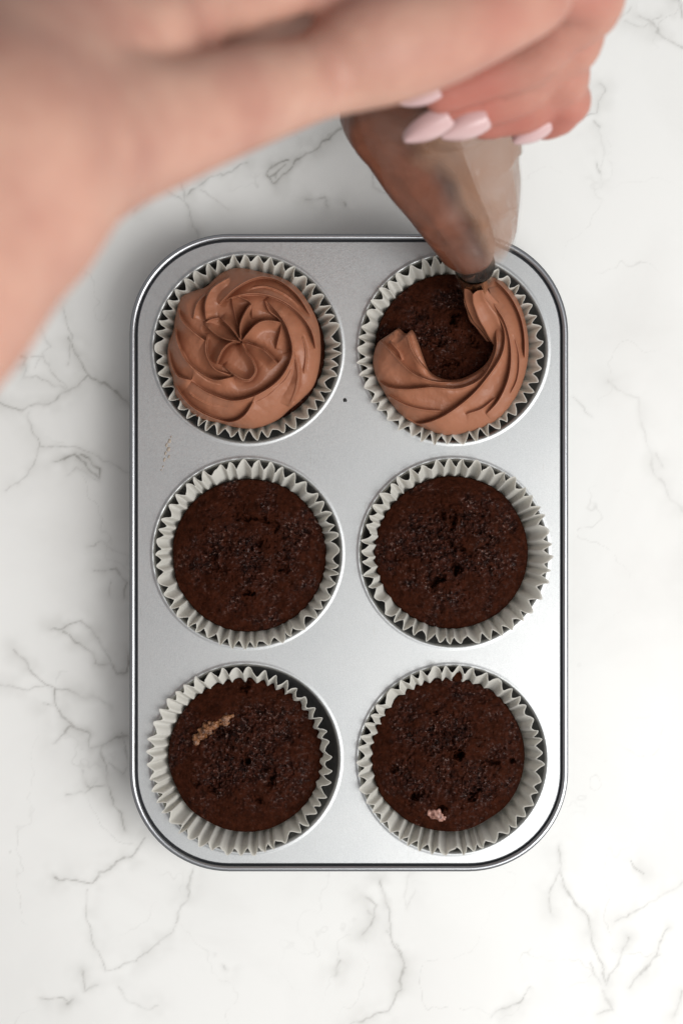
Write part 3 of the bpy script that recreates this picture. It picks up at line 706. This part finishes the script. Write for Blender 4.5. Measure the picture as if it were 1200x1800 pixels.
def surface_nets(D, lo, vox):
    s = D < 0; nx, ny, nz = D.shape
    occ = np.zeros((nx - 1, ny - 1, nz - 1), np.int8)
    for i in (0, 1):
        for j in (0, 1):
            for k in (0, 1): occ += s[i:nx - 1 + i, j:ny - 1 + j, k:nz - 1 + k]
    act = (occ > 0) & (occ < 8); idx = np.full(act.shape, -1, np.int64); cells = np.argwhere(act); idx[act] = np.arange(len(cells))
    acc = np.zeros((len(cells), 3)); cnt = np.zeros(len(cells))
    corners = [(i, j, k) for i in (0, 1) for j in (0, 1) for k in (0, 1)]
    for c1 in corners:
        for ax in range(3):
            if c1[ax]: continue
            c2 = list(c1); c2[ax] = 1
            a = D[tuple((cells + c1).T)]; b = D[tuple((cells + c2).T)]; m = (a < 0) != (b < 0)
            t = np.where(m, a / np.where(m, a - b, 1), 0); p = np.array(c1, float)[None] + t[:, None] * (np.array(c2) - np.array(c1))[None]
            acc[m] += p[m]; cnt[m] += 1
    V = lo + vox * (cells + acc / cnt[:, None]); F = []
    for ax in range(3):
        a1, a2 = (ax + 1) % 3, (ax + 2) % 3
        sl0 = [slice(1, -1)] * 3; sl1 = [slice(1, -1)] * 3; sl0[ax] = slice(0, -1); sl1[ax] = slice(1, None)
        A = s[tuple(sl0)]; B = s[tuple(sl1)]
        for flip, mm in ((0, A & ~B), (1, ~A & B)):
            c = np.argwhere(mm); off = np.ones(3, int); off[ax] = 0; c = c + off
            e1 = np.zeros(3, int); e1[a1] = 1; e2 = np.zeros(3, int); e2[a2] = 1
            q = np.stack([idx[tuple((c - e1 - e2).T)], idx[tuple((c - e2).T)], idx[tuple(c.T)], idx[tuple((c - e1).T)]], -1)
            F.append(q[:, ::-1] if flip else q)
    F = np.concatenate(F); F = F[(F >= 0).all(1)]
    return V, F
HV, HF = surface_nets(D, lo, VOX); del D
person = empty('person', tuple(Vector((-.19, -.10, .425))), 'bare forearm and hand with pale pink nails squeezing the piping bag', 'person')
hm = npmesh('forearm_and_hand', HV, HF)
fl = np.zeros(len(HV))
for dpt, tpt in tips:
    fl = np.maximum(fl, np.clip(1 - np.linalg.norm(HV - (tpt[:3] * .8 + dpt[:3] * .2), axis=1) / .032, 0, 1))
fc = np.array(P(880, 80, .21)); fl = np.maximum(fl, .30 * np.clip(1.4 - np.linalg.norm(HV - fc, axis=1) / .05, 0, 1))
kn = [P(655, 60, .30), P(1035, 0, .20), P(1000, 60, .18), P(985, 120, .165), P(860, 24, .25)]
for q in kn: fl = np.maximum(fl, .42 * np.clip(1 - np.linalg.norm(HV - np.array(q), axis=1) / .024, 0, 1))
a = hm.attributes.new('flush', 'FLOAT', 'POINT'); a.data.foreach_set('value', np.clip(fl * 1.6, 0, .95).astype(np.float32))
ho = link('forearm_and_hand', hm, M_skin, person)
md = ho.modifiers.new('soften', 'SMOOTH'); md.iterations = 3; md.factor = .5
# nails: curved almond shells lying on the fingertips
def nail(root, tip, width, up):
    root = Vector(root); tip = Vector(tip); d = (tip - root); L = d.length; d.normalize()
    up = Vector(up); sx = d.cross(up).normalized(); up = sx.cross(d).normalized()
    nu, nv = 22, 13; V = []; 
    for lay in (0, -.0006):
        for i in range(nu):
            t = i / (nu - 1); w = width * .5 * math.sin(math.pi * (.2 + .76 * t)) ** .5 * (1 - .12 * t)
            if i == 0: w *= .8
            for j in range(nv):
                q = -1 + 2 * j / (nv - 1)
                V.append(root + d * (L * t) + sx * (w * q) + up * (-.42 * width * (q * q) * .7 + .0012 * math.sin(math.pi * t) + lay))
    F = [tuple(f) for f in gridfaces(nu, nv, False)]; n = nu * nv
    F2 = [tuple(x + n for x in f[::-1]) for f in F]
    rim = [i * nv for i in range(nu)] + [(nu - 1) * nv + j for j in range(1, nv)] + [i * nv + nv - 1 for i in range(nu - 2, -1, -1)] + [j for j in range(nv - 2, 0, -1)]
    F3 = [(rim[i], rim[(i + 1) % len(rim)], rim[(i + 1) % len(rim)] + n, rim[i] + n) for i in range(len(rim))]
    m = pmesh('nail', V, F + F2 + F3); bm = bmesh.new(); bm.from_mesh(m); bmesh.ops.recalc_face_normals(bm, faces=bm.faces); bm.to_mesh(m); bm.free()
    link('nail', m, M_nail, person)
UP = (.05, -.45, 1)
def JZ(px, py, z): return P(px, py, z)
nail(P(772,160,.180), P(702,184,.175), .0068, UP)
nail(P(790,205,.1695), P(710,249,.1635), .0102, UP)
nail(P(858,208,.1660), P(775,242,.1622), .0102, UP)
nail(P(966,214,.1510), P(902,252,.1458), .0092, UP)
